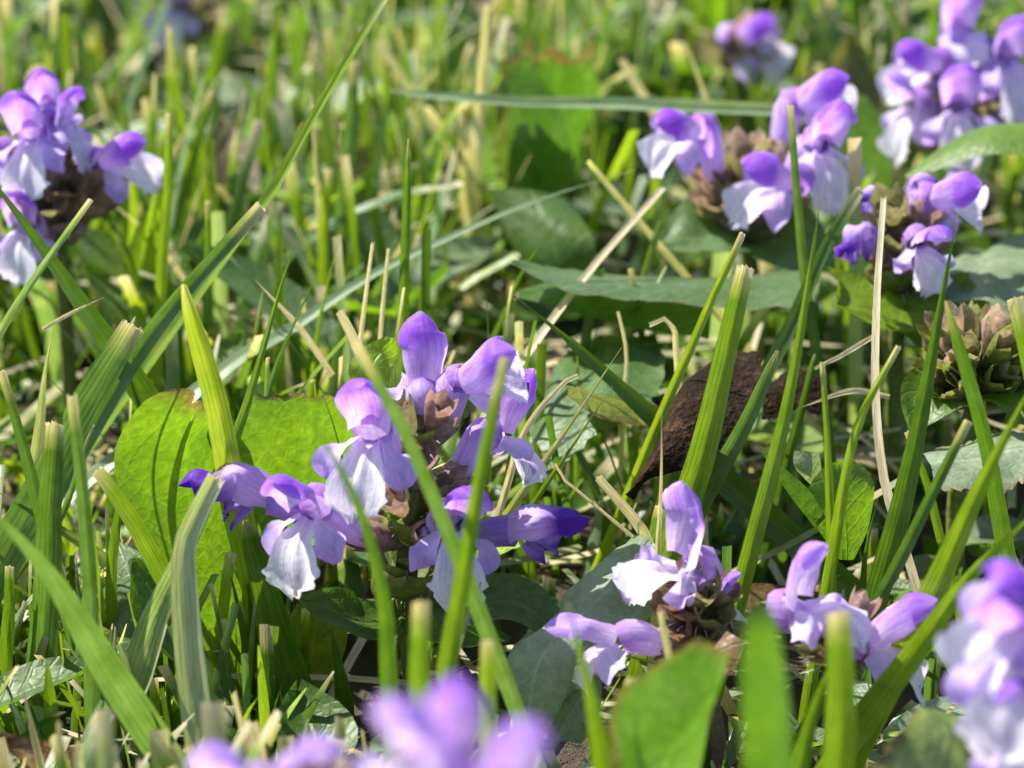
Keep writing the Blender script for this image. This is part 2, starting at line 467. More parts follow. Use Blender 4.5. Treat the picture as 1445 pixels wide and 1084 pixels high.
# ------------------------------------------------------------------ single grass blades and straws
def blade(label, pts, Y, w, hue=.6, tip='cut', fold=.3, roll=0.0, dry=0.0, cat='grass blade', name='grass_blade', root=True, group=None, taper=.25, wpow=1.0, tipfrac=.06, fray=1.0):
    """pts: pixels base to tip; Y: (base, tip) depth; w: widest width in pixels"""
    Y0, Y1 = Y if isinstance(Y, tuple) else (Y, Y)
    k = len(pts)
    seg = np.r_[0, np.cumsum([math.dist(pts[i], pts[i + 1]) for i in range(k - 1)])]
    seg /= seg[-1]
    P = [at(x, y, Y0 + (Y1 - Y0) * s) for (x, y), s in zip(pts, seg)]
    if root:
        while len(P) > 2 and P[0][2] < 0 and P[1][2] < 0.004: P.pop(0)
        if P[0][2] > .001:
            d = nz(P[0] - P[1]); d[2] = min(d[2], -.55); d = nz(d)
            P.insert(0, P[0] + d * (P[0][2] + .002) / -d[2])
    n = 26
    S = crom(P, n)
    ww = w * mpp((Y0 + Y1) / 2)
    sw = wob(nseed(), f=.9)
    S = S + np.array([[sw(0, q / n * 3), .5 * sw(1, q / n * 3), 0] for q in range(n)]) * ww * .09
    t = np.linspace(0, 1, n)
    prof = .72 + .28 * np.sin(np.pi * np.clip(t * .9 + .1, 0, 1))
    if tip == 'point': prof = prof * np.clip(1 - ((t - .35) / .65).clip(0) ** 1.5, .06, 1)
    elif tip == 'blunt': prof = prof * np.sqrt(np.clip(1 - ((t - .86) / .14).clip(0) ** 2, .08, 1)) * (1 - .3 * t)
    else: prof = prof * (1 - taper * t)
    nu = 9
    sd = nseed(); wv = wob(sd, f=.8); r = random.Random(sd)
    tw = r.uniform(-.25, .25)
    V, uv, dr = [], [], []
    length = np.linalg.norm(np.diff(S, axis=0), axis=1).sum()
    v0 = r.uniform(0, 40)
    frames = []
    for j in range(n):
        tan = nz(S[min(j + 1, n - 1)] - S[max(j - 1, 0)])
        face = nz(CAM - S[j]); face = nz(face - tan * (face @ tan))
        side = np.cross(tan, face)
        a = math.radians(roll) + tw * (t[j] - .5) * 2
        side, face = side * math.cos(a) + face * math.sin(a), face * math.cos(a) - side * math.sin(a)
        frames.append((tan, side, face))
        hw = ww * .5 * prof[j] * (1 + .06 * wv(1, t[j] * 4))
        for i in range(nu):
            x = 2 * i / (nu - 1) - 1
            V.append(S[j] + side * hw * x - face * hw * fold * (1 - abs(x) ** 1.2) + face * ww * .05 * wv(x, t[j] * 5))
            uv.append((i / (nu - 1), v0 + t[j] * length / ww))
            e = max(0, (t[j] - (1 - tipfrac)) / tipfrac) if tip != 'point' else max(0, (t[j] - .96) / .04) * .7
            dr.append(min(1, max(dry, e * (.85 if tip == 'cut' else .5))))
    m = len(V)
    o = mk(name, V, grid_faces(nu, n), M_GRASS, None, uv, {'hue': np.full(m, hue), 'dry': dr}, origin=S[0])
    if tip == 'cut':                                                # the torn, dried end left by the mower
        tan, side, face = frames[-1]
        hw = ww * .5 * prof[-1]
        TV, TF, tu = [], [], []
        nf = max(5, int(w / 5))
        for q in range(nf):
            x0, x1 = -1 + 2 * q / nf, -1 + 2 * (q + 1.15) / nf
            ln = hw * r.uniform(.1, .3 + .9 * r.random() ** 2) * fray
            k0 = len(TV)
            off = face * hw * r.uniform(-.2, .35); sk = side * hw * r.uniform(-.15, .15)
            for (xx, s) in ((x0, 0), (x1, 0), (x0 * .98 + .02 * x1, .5), (x1, .5), ((x0 + x1) / 2 + .12 * r.uniform(-1, 1), 1)):
                dep = -face * hw * fold * (1 - min(1, abs(xx)) ** 1.2)
                TV.append(S[-1] - tan * hw * .08 + side * hw * xx + dep + face * ww * .02 + (tan * ln + off + sk) * s)
                tu.append((xx * .5 + .5, v0 + s))
            TF += [(k0, k0 + 1, k0 + 3, k0 + 2), (k0 + 2, k0 + 3, k0 + 4)]
        mk('cut_tip', TV, TF, M_GRASS, o, tu, {'hue': np.full(len(TV), 1.0), 'dry': np.full(len(TV), 1.0)})
    return tag(o, label, cat, group)

# ------------------------------------------------------------------ self-heal flowers
VIO, DEEP = np.array([.32, .09, .66]), np.array([.13, .025, .42])
LAV, PINKL, WHITE = np.array([.60, .45, .86]), np.array([.76, .58, .86]), np.array([.91, .91, .92])

def petal(name, parent, T, fr, sc, spine, hw, theta, colf, side_tilt=0.0, nu=11, nv=18, fringe=0.0, crumple=.12, ridge=0.0, sgn=1.0):
    """spine: local (forward, side, up) in mm; theta: half angle of the cross-section arc; opens to the side sgn*normal"""
    Fv, Sv, Uv = fr
    n = nv
    SP = crom(np.asarray(spine, float), n); HW = np.convolve(np.pad(lerp1(hw, n), 2, mode='edge'), np.ones(5) / 5, 'valid')
    t = np.linspace(0, 1, n)
    HW = HW * np.sqrt(np.clip(1 - ((t - .55) / .45).clip(0) ** 2.2 * .985, .01, 1))
    w = wob(nseed()); w2 = wob(nseed(), f=2.2); r = random.Random(nseed())
    side0 = np.array([0, math.cos(side_tilt), math.sin(side_tilt)])
    V, uv, col = [], [], []
    for j in range(n):
        tan = nz(SP[min(j + 1, n - 1)] - SP[max(j - 1, 0)])
        side = nz(side0 - tan * (side0 @ tan)); nr = np.cross(side, tan) * sgn
        th = theta[min(int(t[j] * len(theta)), len(theta) - 1)] if hasattr(theta, '__len__') else theta
        if hasattr(theta, '__len__'): th = float(np.interp(t[j], np.linspace(0, 1, len(theta)), theta))
        for i in range(nu):
            x = 2 * i / (nu - 1) - 1
            if abs(th) > .02:
                lat, dep = math.sin(x * th) / th, (1 - math.cos(x * th)) / th
            else: lat, dep = x, 0
            p = SP[j] + side * HW[j] * lat + nr * HW[j] * dep
            p = p + nr * (crumple * 2.2 * w(x, t[j] * 1.6) + crumple * .8 * w2(x, t[j] * 2)) + side * crumple * w(t[j], x)
            p = p + nr * ridge * math.exp(-(x * 5) ** 2) * math.sin(math.pi * t[j])
            if fringe and j == n - 1: p = p + tan * fringe * r.uniform(-.5, 1.0)
            if fringe and j >= n - 7 and i in (0, nu - 1): p = p + side * x * fringe * r.uniform(-.3, .9)
            V.append(T + sc * .001 * (Fv * p[0] + Sv * p[1] + Uv * p[2]))
            uv.append((i / (nu - 1), t[j]))
            col.append(np.clip(colf(t[j], x, w(x * 2, t[j] * 3)), .01, .92))
    return mk(name, V, grid_faces(nu, n), M_PETAL, parent, uv, None, np.array(col))

def mixc(a, b, f):
    f = min(1, max(0, f)); return a * (1 - f) + b * f

def tube_mesh(name, parent, P, R, mat, colf, ns=10, n=14, square=0.0):
    S = crom(P, n); RR = lerp1(R, n)
    V, uv, col = [], [], []
    ref = np.array([.31, -.2, .93])
    for j in range(n):
        tan = nz(S[min(j + 1, n - 1)] - S[max(j - 1, 0)])
        a = nz(np.cross(tan, ref if abs(tan @ ref) < .95 else np.array([1.0, 0, 0]))); b = np.cross(tan, a)
        for i in range(ns + 1):
            ph = 2 * math.pi * i / ns
            k = 1 + square * math.cos(4 * ph)
            V.append(S[j] + (a * math.cos(ph) + b * math.sin(ph)) * RR[j] * k)
            uv.append((i / ns, j / (n - 1))); col.append(colf(j / (n - 1)))
    return mk(name, V, grid_faces(ns + 1, n), mat, parent, uv, None, np.array(col))

TONES = {'purple': ((.40, .25, .25), (.22, .20, .09)), 'brown': ((.32, .22, .15), (.17, .13, .065)), 'tan': ((.48, .37, .28), (.26, .21, .13)),
         'green': ((.24, .29, .06), (.11, .15, .03)), 'pale': ((.30, .29, .14), (.15, .16, .06))}

def calyx_mesh(name, parent, B, axis, L, Rr, tone, teeth=5, flare=1.0):
    """small cup with pointed teeth"""
    c0, c1 = (np.array(x) for x in TONES[tone])
    r = random.Random(nseed())
    axis = nz(axis); a = nz(np.cross(axis, [.2, .3, .9])); b = np.cross(axis, a)
    ns = teeth * 4; n = 8
    V, col, uv = [], [], []
    ph0 = r.uniform(0, 6)
    for j in range(n):
        t = j / (n - 1)
        for i in range(ns + 1):
            ph = 2 * math.pi * i / ns + ph0
            tri = abs(((i % 4) / 4.0) - .5) * 2                    # 1 at a tooth, 0 in the notch
            tt = t if t < .66 else .66 + (t - .66) * (.4 + tri * .8)
            rad = Rr * (.45 + .75 * math.sin(min(1, tt * 1.15) * 1.45)) * (1 + (flare - 1) * tt) * (1 - .12 * max(0, tt - .8) * 5 * .2)
            rad *= 1 + .08 * math.cos(2 * ph)
            V.append(B + axis * L * tt + (a * math.cos(ph) + b * math.sin(ph)) * rad)
            k = .75 * t + .25 * (i % 2) + r.uniform(-.15, .15)
            col.append(np.clip(mixc(c1, c0, k) * r.uniform(.8, 1.15), .01, .8)); uv.append((i / ns, t))
    return mk(name, V, grid_faces(ns + 1, n), M_HUSK, parent, uv, None, np.array(col))

def bract_mesh(parent, B, out, up, L, Wd, tone, name='bract'):
    c0, c1 = (np.array(x) for x in TONES[tone])
    r = random.Random(nseed())
    side = nz(np.cross(out, up))
    n, nu = 9, 7
    shape = [.7, 1, 1.1, 1.12, 1.05, .9, .62, .3, .04]
    V, col, uv = [], [], []
    cv = r.uniform(.15, .5)
    for j in range(n):
        t = j / (n - 1)
        sp = B + out * L * (.55 * t - .25 * t * t * cv) + up * L * (.22 * t + cv * t * t)
        for i in range(nu):
            x = 2 * i / (nu - 1) - 1
            V.append(sp + side * x * Wd * .5 * shape[j] + up * Wd * .24 * x * x * shape[j] + out * (-.12) * Wd * x * x)
            col.append(np.clip(mixc(c1, c0, .35 * abs(x) + .6 * t + r.uniform(-.2, .2)), .01, .8)); uv.append((i / (nu - 1), t))
    return mk(name, V, grid_faces(nu, n), M_HUSK, parent, uv, None, np.array(col))

def frame_of(az, el, roll=0.0):
    az, el, roll = (math.radians(v) for v in (az, el, roll))
    Fv = np.array([math.sin(az) * math.cos(el), -math.cos(az) * math.cos(el), math.sin(el)])
    Uv = nz(np.array([0, 0, 1.0]) - Fv * Fv[2]); Sv = np.cross(Fv, Uv)
    Uv, Sv = Uv * math.cos(roll) + Sv * math.sin(roll), Sv * math.cos(roll) - Uv * math.sin(roll)
    return Fv, Sv, Uv

def flower(parent, T, B, az, el=0, roll=0, sc=1.0, lift=0.0, state='open', lip=1.0, pale=0.0, tone='purple', droop=0.0):
    """one two-lipped flower: throat at T, tube rising from B in the head. lift raises the hood (degrees)"""
    fr = frame_of(az, el, roll); Fv, Sv, Uv = fr
    r = random.Random(nseed())
    j = lambda a: r.uniform(-a, a)
    vio, lav = mixc(VIO, LAV, pale * .8), mixc(LAV, WHITE, pale * .45)
    pink = mixc(PINKL, WHITE, pale * .3)
    if state == 'wilted':
        vio, lav, pink = DEEP, np.array([.50, .34, .78]), np.array([.64, .47, .80])
    Lt = np.linalg.norm(T - B)
    P = [B, B * .55 + T * .45 - Uv * Lt * .06, T - Fv * .0026 * sc, T - Fv * .0012 * sc]
    fl = tube_mesh('flower', parent, P, ([.0009 * sc, .0011 * sc, .0017 * sc, .0019 * sc] if state == 'wilted' else [.0011 * sc, .0013 * sc, .0022 * sc, .0024 * sc]), M_PETAL,
                   lambda t: mixc(mixc(mixc(WHITE, pink, .5), lav, t) * (.8 if state == 'wilted' else .95), np.array([.30, .09, .45]), (t - .8) * (0 if state == 'wilted' else 4)))
    fl['label'] = {'open': 'open two-lipped flower, violet hood over white fringed lip', 'wilted': 'wilting flower with shrivelled deep violet hood'}[state]
    # hood
    ca, sa = math.cos(math.radians(lift)), math.sin(math.radians(lift))
    def rot(p):                                                    # raise or lower about the throat
        f, s, u = p; f2, u2 = f - .3, u - 1.2
        return (.3 + f2 * ca - u2 * sa, s, 1.2 + f2 * sa + u2 * ca)
    if state == 'wilted':
        sp = [(-2.5, 0, 1.2), (.5, 0, 3.0), (3.2, .4, 3.2), (5.2, -.3, 1.6), (7.4, .5, .9), (8.2, 0, -.8)]
        hw, th, cr = [2.4, 3.3, 3.6, 2.7, 3.3, 2.6], [1.4, 1.4, 1.5, 1.8, 1.6], .55
    else:
        sp = [(-.8, 0, .8), (.0 + j(.2), j(.2), 3.2), (.9 + j(.3), j(.3), 5.6), (2.6 + j(.3), j(.3), 7.6 + j(.3)), (5.3, j(.3), 8.2 + j(.4))]
        hw, th, cr = [3.3, 3.9, 4.4, 4.9, 4.6], [1.5, 1.4, 1.35, 1.5, 1.4], .20
    sp = [rot(p) for p in sp]
    def hoodc(t, x, w):
        c = mixc(pink, vio, (t - (.5 if state == 'wilted' else .22)) * (5 if state == 'wilted' else 2.4) + .25 * w)
        if state == 'wilted': return c
        c = mixc(c, np.array([.36, .11, .50]), max(0, 1 - abs(x) * 1.9) * max(0, 1 - abs(t - .22) * 3.6) * .85)
        c = mixc(c, DEEP * .6 + VIO * .4, max(0, 1 - abs(t - .62) * 4 - abs(x) * 1.4) * .55)
        return mixc(c, lav, max(0, abs(x) - .72) * 2.2 + max(0, t - .93) * 6)
    petal('hood', fl, T, fr, sc, sp, hw, th, hoodc, crumple=cr, sgn=1.0)
    # lower lip
    if state == 'wilted':
        sp = [(.2, 0, -1.0), (1.6, 0, -1.6), (2.6, .3, -3.0), (2.4, .5, -4.6)]
        petal('lip', fl, T, fr, sc, sp, [1.4, 1.6, 1.7, 1.3], -.9, lambda t, x, w: mixc(lav, vio, t + .3 * w), crumple=.3, fringe=.3)
        for s in (-1, 1):
            petal('side_lobe', fl, T, fr, sc, [(.2, s * 1.2, -.6), (1.4, s * 2.2, -1.8), (1.8, s * 2.4, -3.6)], [.9, 1.1, .8], -.6, lambda t, x, w: mixc(lav, vio, t), crumple=.25, nu=7, nv=10)
    else:
        q = lip
        sp = [(-.4, 0, -1.3), (1.3, 0, -1.9), (3.2, j(.2), -3.2 * q), (4.5, j(.3), -5.6 * q), (5.0 + j(.4), j(.5), -8.3 * q)]
        def lipc(t, x, w):
            c = mixc(lav, WHITE, t * 4.5 + .35 - .15 * abs(x))
            return mixc(c, lav * .9, max(0, .9 - abs(abs(x) - .16) * 9) * .28 * (1 - t * .6) + .05 * w)
        petal('lip', fl, T, fr, sc, sp, [1.5, 2.0, 3.1, 4.2, 4.2], [-1.0, -.75, -.6, -.75, -.9], lipc, crumple=.2, fringe=1.1, ridge=-.5, nu=17, nv=22)
        for s in (-1, 1):
            sp = [(-.2, s * 1.3, -.9), (1.3, s * 2.7, -1.7), (2.2 + j(.4), s * 4.0, -3.3 * q), (2.3 + j(.5), s * (4.5 + j(.5)), -5.3 * q)]
            petal('side_lobe', fl, T, fr, sc, sp, [1.1, 1.7, 2.3, 2.3], -.55, lambda t, x, w: mixc(mixc(WHITE, lav, .55), mixc(lav, vio, .25), t * .9 + .2 * w), side_tilt=-s * .7, crumple=.14, nu=9, nv=14)
    # calyx round the tube
    ax = nz((P[1] - P[0]))
    calyx_mesh('calyx', fl, B - ax * .0006, ax, max(.0045, Lt * .62) * (.95 + j(.08)), .0019 * sc, tone)
    return fl

def hairs(parent, A, Bp, rad, n, ln):
    r = random.Random(nseed()); V, F = [], []
    for q in range(n):
        t = r.random(); ph = r.uniform(0, 6.283)
        p = A * (1 - t) + Bp * t + np.array([math.cos(ph), math.sin(ph), 0]) * rad
        d = nz([math.cos(ph), math.sin(ph), r.uniform(-.5, .3)]); s = np.cross(d, [0, 0, 1]) * .00005
        l = ln * r.uniform(.5, 1.2); k = len(V)
        V += [p - s, p + s, p + d * l]; F.append((k, k + 1, k + 2))
    o = mk('hairs', V, F, M_STEM, parent, None, None, np.full((len(V), 3), .62))
    o['kind'] = 'stuff'

class Plant:
    def __init__(self, label, bot, top, Y, tone='purple', stem_tone='green', group=None, stem_r=.0011, lean=0.0, stem_base=None):
        self.bot, self.top = at(*bot, Y), at(*top, Y)
        self.Y, self.tone = Y, tone
        base = np.array([self.bot[0] + lean, self.bot[1], 0.0]) if stem_base is None else np.array(stem_base)
        self.root = tag(empty('self_heal_plant', base), label, 'flower', group)
        cs = [np.array(x) for x in TONES[stem_tone]]
        mid = base * .5 + self.bot * .5 + np.array([rng.uniform(-.002, .002), 0, 0])
        tube_mesh('stem', self.root, [base - [0, 0, .003], mid, self.bot, self.bot * .4 + self.top * .6], [stem_r * 1.1, stem_r, stem_r, stem_r * .8], M_STEM,
                  lambda t: mixc(cs[0] * .8, cs[1] * .9, t), square=.12)
        CLEAR.append((self.bot[0], self.bot[1], .016, .012))
        CLEAR.append((self.bot[0], self.bot[1] - .02, .018, .014))
        CLEAR.append((self.bot[0], self.bot[1] - .04, .016, .016))
    def axis(self, t):
        return self.bot * (1 - t) + self.top * t
    def bracts(self, n, L=.0075, Wd=.007, tone=None, t0=0.0, t1=1.0, rad=.0016):
        r = random.Random(nseed())
        if not getattr(self, 'fuzzy', False): self.fuzzy = True; self.fuzz(160, .0036)
        for q in range(n):
            t = t0 + (t1 - t0) * (q + .5) / n
            a = q * 2.4 + r.uniform(-.3, .3)
            out = np.array([math.cos(a), math.sin(a), 0]); k = 1 - .35 * t
            B = self.axis(t) + out * rad * k
            bract_mesh(self.root, B, out, np.array([0, 0, 1.0]), L * k * r.uniform(.6, .95), Wd * k * .9, r.choice([tone or self.tone, tone or self.tone, 'green' if (tone or self.tone) == 'purple' else 'pale']))
    def fuzz(self, n, rad):
        hairs(self.root, self.axis(-.1), self.axis(.85), rad, n, .0016)
    def calyxes(self, n, L=.007, R=.0017, tone=None, t0=.1, t1=1.0, spread=.0035, upness=.9, flare=1.1):
        r = random.Random(nseed())
        for q in range(n):
            t = t0 + (t1 - t0) * (q + .5) / n
            a = q * 2.4 + 1.1 + r.uniform(-.4, .4)
            out = np.array([math.cos(a), math.sin(a), 0])
            calyx_mesh('calyx', self.root, self.axis(t) + out * spread * .35, nz(out * (1.1 - .5 * t) + np.array([0, 0, upness + r.uniform(-.2, .2)])),
                       L * r.uniform(.5, .9), R * r.uniform(.85, 1.15), r.choice([tone or self.tone, tone or self.tone, 'pale']), flare=flare)
    def fl(self, px, py, az, el=0, roll=0, dY=0.0, t=.4, **kw):
        T = at(px, py, self.Y + dY)
        B = self.axis(t) + nz(T - self.axis(t)) * .0012
        r = random.Random(nseed())
        kw['sc'] = kw.get('sc', 1.0) * (self.fs if hasattr(self, 'fs') else (.79 if self.Y > .05 else .96)) * r.uniform(.93, 1.07)
        kw['pale'] = min(1, kw.get('pale', 0) + r.uniform(0, .14))
        return flower(self.root, T, B, az, el, roll + r.uniform(-7, 7), **kw)
    def leaf(self, pts, width, hue=.5, nrm=(0, -.3, .95), t=0.0, **kw):
        """pts: (px, py, dY) from the stem outwards"""
        sp = [self.axis(t)] + [at(x, y, self.Y + d) for x, y, d in pts]
        return leaf_free('leaf', sp, width, np.array(nrm), hue, self.root, **kw)

# ================================================================== THE PLANTS OF THE PHOTOGRAPH
# ---- the sharp plant in the middle
p = Plant('self-heal with a full ring of open flowers, its stem rising beside the broad cut leaf', (572, 835), (600, 560), 0.0, 'purple', lean=.002, stem_r=.0014)
p.bracts(9, .0078, .0078, 'green', -.15, .35, .0018)
p.bracts(7, .0068, .0058, 'purple', .35, .9, .0016)
p.calyxes(8, .007, .0016, 'purple', .3, .9, .003, 1.3)
p.fl(598, 545, 176, 18, 0, .004, .8, sc=.92, lip=.7)
p.fl(662, 535, 72, 25, 38, .002, .7, sc=.95, lift=-42, lip=.6, pale=.2)
p.fl(702, 612, 125, -5, 0, .005, .45, sc=.95, lip=.9)
p.fl(522, 612, -12, 2, 3, -.006, .55, sc=1.02, lip=1.0)
p.fl(436, 722, -28, -2, 10, -.008, .25, sc=1.02, lift=-14, lip=.98)
p.fl(640, 742, 14, -2, -10, -.008, .3, sc=1.0, lift=-8)
p.fl(362, 700, -88, 14, -15, -.002, .3, sc=1.12, state='wilted')
p.fl(738, 748, 72, 12, 30, -.003, .3, sc=1.12, state='wilted', lift=14)
p.leaf([(640, 858, -.004), (720, 850, -.006), (770, 880, -.007), (795, 935, -.008)], .0085, .42, t=-.05, dry=.12)
p.leaf([(520, 880, -.004), (465, 860, -.006), (420, 845, -.006)], .009, .5, t=-.1)
p.leaf([(620, 900, .006), (660, 890, .012), (720, 900, .018)], .011, .55, t=-.2)
hairs(p.root, p.axis(-.75), p.axis(0), .0014, 130, .0013)
# ---- behind on the left
p = Plant('self-heal with a tall stack of two violet hoods, behind the slanting dark striped blade', (85, 350), (78, 250), .075, 'brown')
p.bracts(12, .0085, .0085, 'purple'); p.calyxes(9, .0085, .0022, 'brown', .2, 1.0, .005)
p.fl(66, 150, 8, 6, 0, .004, .8, sc=1.0, lip=.7)
p.fl(42, 190, -8, 2, 0, -.004, .6, sc=1.1)
p.fl(84, 175, 60, 2, 0, 0, .7, sc=.9)
p.fl(150, 226, 70, 12, 38, 0, .5, sc=1.1, lift=-40, lip=.9)
p.fl(35, 320, -12, 0, 0, -.006, .2, sc=1.05)
p.fl(-10, 215, -70, 0, 0, 0, .5, sc=1.0)
# ---- right, behind: brown topped head
p = Plant('self-heal with a tan spent top and open flowers at its sides', (1055, 335), (1050, 265), .085, 'tan')
p.bracts(14, .0095, .010, 'pale', -.1, .6); p.calyxes(22, .0085, .0024, 'tan', .3, 1.15, .007, 1.0, 1.15)
p.bracts(6, .008, .007, 'brown', .7, 1.1)
p.fl(976, 182, -58, 0, -35, -.006, .35, sc=1.12, lift=-35)
p.fl(1108, 254, -62, 6, -35, -.012, .2, sc=1.15, lift=-38)
p.fl(1136, 142, 68, 18, 38, .004, .7, sc=1.1, lift=-40, lip=.7)
p.fl(1160, 206, 18, 2, -4, -.006, .45, sc=1.18)
p.leaf([(1000, 330, -.004), (930, 345, -.006)], .014, .25); p.leaf([(1110, 345, -.004), (1180, 380, -.006)], .014, .35)
# ---- right: few flowers, dark shrivelled ones
p = Plant('self-heal with small dark shrivelled violet buds and one open flower, beside the white straw', (1270, 400), (1275, 325), .06, 'purple')
p.bracts(14, .0085, .0085, 'purple'); p.calyxes(10, .0085, .002, 'purple', .2, 1.1, .004, 1.3); p.bracts(6, .009, .010, 'green', -.25, .05)
p.fl(1215, 335, -35, -5, 0, -.006, .3, sc=.9, state='wilted'); p.fl(1240, 282, -50, 15, 0, .002, .6, sc=.7, state='wilted')
p.fl(1298, 262, 30, 20, 0, .004, .8, sc=.7, state='wilted')
p.fl(1322, 278, 66, 10, 40, -.002, .5, sc=1.12, lift=-38, lip=.95)
p.fl(1300, 345, 20, -8, 0, -.008, .2, sc=1.0, lift=-25, pale=.3, lip=.8)
p.leaf([(1230, 440, -.006), (1180, 430, -.01)], .018, .85); p.leaf([(1320, 440, -.006), (1400, 450, -.01)], .016, .8)
# ---- top right corner
p = Plant('self-heal crowded with violet hooded flowers, above the bright green pointed leaf', (1350, 240), (1352, 140), .12, 'purple')
p.bracts(14, .0095, .0095, 'purple'); p.calyxes(10, .0085, .0022, 'purple', .1, 1.0, .005)
p.fl(1316, 90, -62, 5, -35, 0, .6, sc=1.2, lift=-38); p.fl(1352, 150, 0, 0, 0, -.01, .35, sc=1.25)
p.fl(1352, 45, 5, 12, 0, .006, .95, sc=1.25, lip=.6); p.fl(1418, 85, 22, 2, 0, 0, .5, sc=1.25)
p.fl(1448, 150, 60, 0, 0, 0, .2, sc=1.2); p.fl(1290, 150, -55, -10, 0, -.004, .3, sc=1.1, pale=.7)
# ---- blurred ones along the top edge
p = Plant('small blurred self-heal with one bent violet hood, standing before the far grass', (1045, 110), (1045, 60), .17, 'purple')
p.bracts(10, .009, .009); p.calyxes(6, .009, .002); p.fl(1045, 55, 55, 5, 35, -.002, .7, sc=1.25, lift=-30)
p = Plant('far pale self-heal flower among dry stalks, small and out of focus', (268, 60), (268, 30), .21, 'brown')
p.bracts(10, .008, .008); p.calyxes(8, .008, .0022, 'tan'); p.fl(250, 8, -15, 10, 0, -.004, .7, sc=1.15, pale=.8)
# ---- lower right, near
p = Plant('nearly spent self-heal with brown head, one upright pale hood and a drooping flower', (990, 925), (985, 850), -.012, 'brown', lean=.003, stem_tone='brown')
p.bracts(9, .0065, .0065, 'brown', -.1, .8); p.calyxes(13, .0062, .0016, 'brown', .1, 1.1, .005, 1.4, 1.15)
p.fl(965, 796, -62, 22, 4, -.002, .85, sc=1.12, pale=.6, lift=8, lip=.62)
p.fl(868, 905, -80, -12, 14, -.006, .4, sc=.95, pale=.85, lift=-35, lip=.8)
p.fl(1012, 850, 70, 0, 0, .002, .7, sc=.55, pale=.4)
p = Plant('short self-heal with two pale arching hoods, between the slanting blades and blurred leaf', (1185, 950), (1190, 890), -.02, 'purple', lean=-.002)
p.bracts(8, .006, .006); p.calyxes(6, .006, .0015)
p.fl(1125, 855, 60, 30, 0, -.004, .8, sc=.98, pale=.55, lift=-18, lip=.8); p.fl(1232, 905, 80, 4, 0, -.004, .5, sc=.95, pale=.3, lift=-22, lip=.9)
# ---- blurred, close to the lens
p = Plant('blurred self-heal with large violet hood over white lips, leaning on the thick slanting blades', (1470, 1070), (1470, 880), -.075, 'purple'); p.fs = .84
p.bracts(10, .008, .008, 'green'); p.calyxes(6, .008, .002)
p.fl(1465, 850, -50, 4, -30, -.004, .9, sc=1.25, lift=-32); p.fl(1440, 915, -25, 0, 0, -.006, .5, sc=1.25); p.fl(1448, 1030, -10, 0, 0, -.006, .1, sc=1.2)
p = Plant('very blurred lilac self-heal in front of the sharp flowering plant, its tops only', (655, 1260), (655, 1150), -.15, 'purple'); p.fs = .8
p.bracts(10, .008, .008, 'green'); p.calyxes(6, .008, .002)
p.fl(600, 1080, -40, 12, 0, -.004, .8, sc=1.1, lift=-10, lip=.6, pale=.45); p.fl(640, 1060, 10, 20, 0, .004, .95, sc=1.0, lip=.6, pale=.3); p.fl(705, 1120, 35, 8, 0, -.004, .6, sc=1.05, pale=.4)
p = Plant('very blurred pinkish self-heal low at the foot of the grey broken blade', (385, 1230), (385, 1150), -.115, 'purple'); p.fs = .9
p.bracts(10, .008, .008, 'green'); p.calyxes(6, .008, .002)
p.fl(345, 1118, -30, 10, 0, -.004, .8, sc=.9, pale=.75, lift=-20); p.fl(425, 1100, 30, 12, 0, 0, .8, sc=.95, pale=.7, lift=-20)
# ---- spent seed head without petals
p = Plant('spent self-heal seed head of spiky green and tan husks, without petals', (1375, 560), (1375, 500), .03, 'green')
p.calyxes(30, .0105, .0012, 'green', -.2, .85, .005, .75, 1.5); p.calyxes(8, .008, .0014, 'tan', .6, 1.1, .006, 1.1, 1.5)
p.leaf([(1320, 560, -.006), (1285, 610, -.01)], .010, .6); p.leaf([(1430, 560, -.006), (1445, 600, -.01)], .010, .7)

# ================================================================== BROAD LEAVES
LG = 'broad_leaf'
def bl(label, rows, **kw):
    o = leaf_patch(kw.pop('name', LG), rows, **kw)
    return tag(o, label, 'leaf')
bl('large glowing yellow-green leaf with a mown brown top edge, behind the wilted violet flower',
   [(300, 1050, 345, 1055, .004, .006), (262, 960, 365, 980, .004, .010), (225, 820, 360, 850, .003, .013), (172, 700, 345, 740, .003, .016), (166, 630, 335, 660, .003, .016), (205, 565, 325, 615, .003, .015), (250, 540, 318, 582, .004, .012)],
   hue=.72, tip_dry=.8, ragged=.05, bulge=.06, wave=.035, edge_dry=.08)
bl('bright yellow-green leaf half with ragged mown top, tucked behind the left open flowers',
   [(372, 760, 425, 780, .010, .014), (345, 690, 480, 740, .008, .018), (333, 620, 500, 660, .008, .020), (345, 566, 520, 590, .009, .021), (362, 556, 500, 548, .010, .02)],
   hue=.74, tip_dry=.8, ragged=.03, bulge=.08, wave=.03)
bl('little lime leaf lobe peeking above the left flowers of the sharp plant', [(505, 560, 530, 575, .02, .02), (492, 520, 545, 540, .02, .02), (510, 492, 560, 505, .022, .022), (545, 474, 560, 478, .022, .022)], hue=.95, edge_dry=.5, bulge=.1)
bl('broad upright leaf with browned mown top, behind the long lying blade',
   [(752, 335, 768, 335, .125, .13), (716, 258, 800, 266, .122, .134), (699, 180, 828, 190, .12, .135), (694, 115, 846, 125, .12, .136), (712, 66, 834, 60, .12, .136)],
   hue=.47, tip_dry=1, ragged=.12, bulge=.22, wave=.22, tooth=.12, edge_dry=.4)
bl('bright green arching leaf with a pointed tip, reaching under the crowded corner flowers',
   [(1560, 250, 1560, 215, .07, .08), (1480, 228, 1480, 182, .072, .085), (1400, 218, 1400, 186, .074, .088), (1330, 238, 1340, 208, .076, .086), (1278, 251, 1280, 247, .078, .08)], hue=.68, bulge=.16, wave=.02, nu=11)
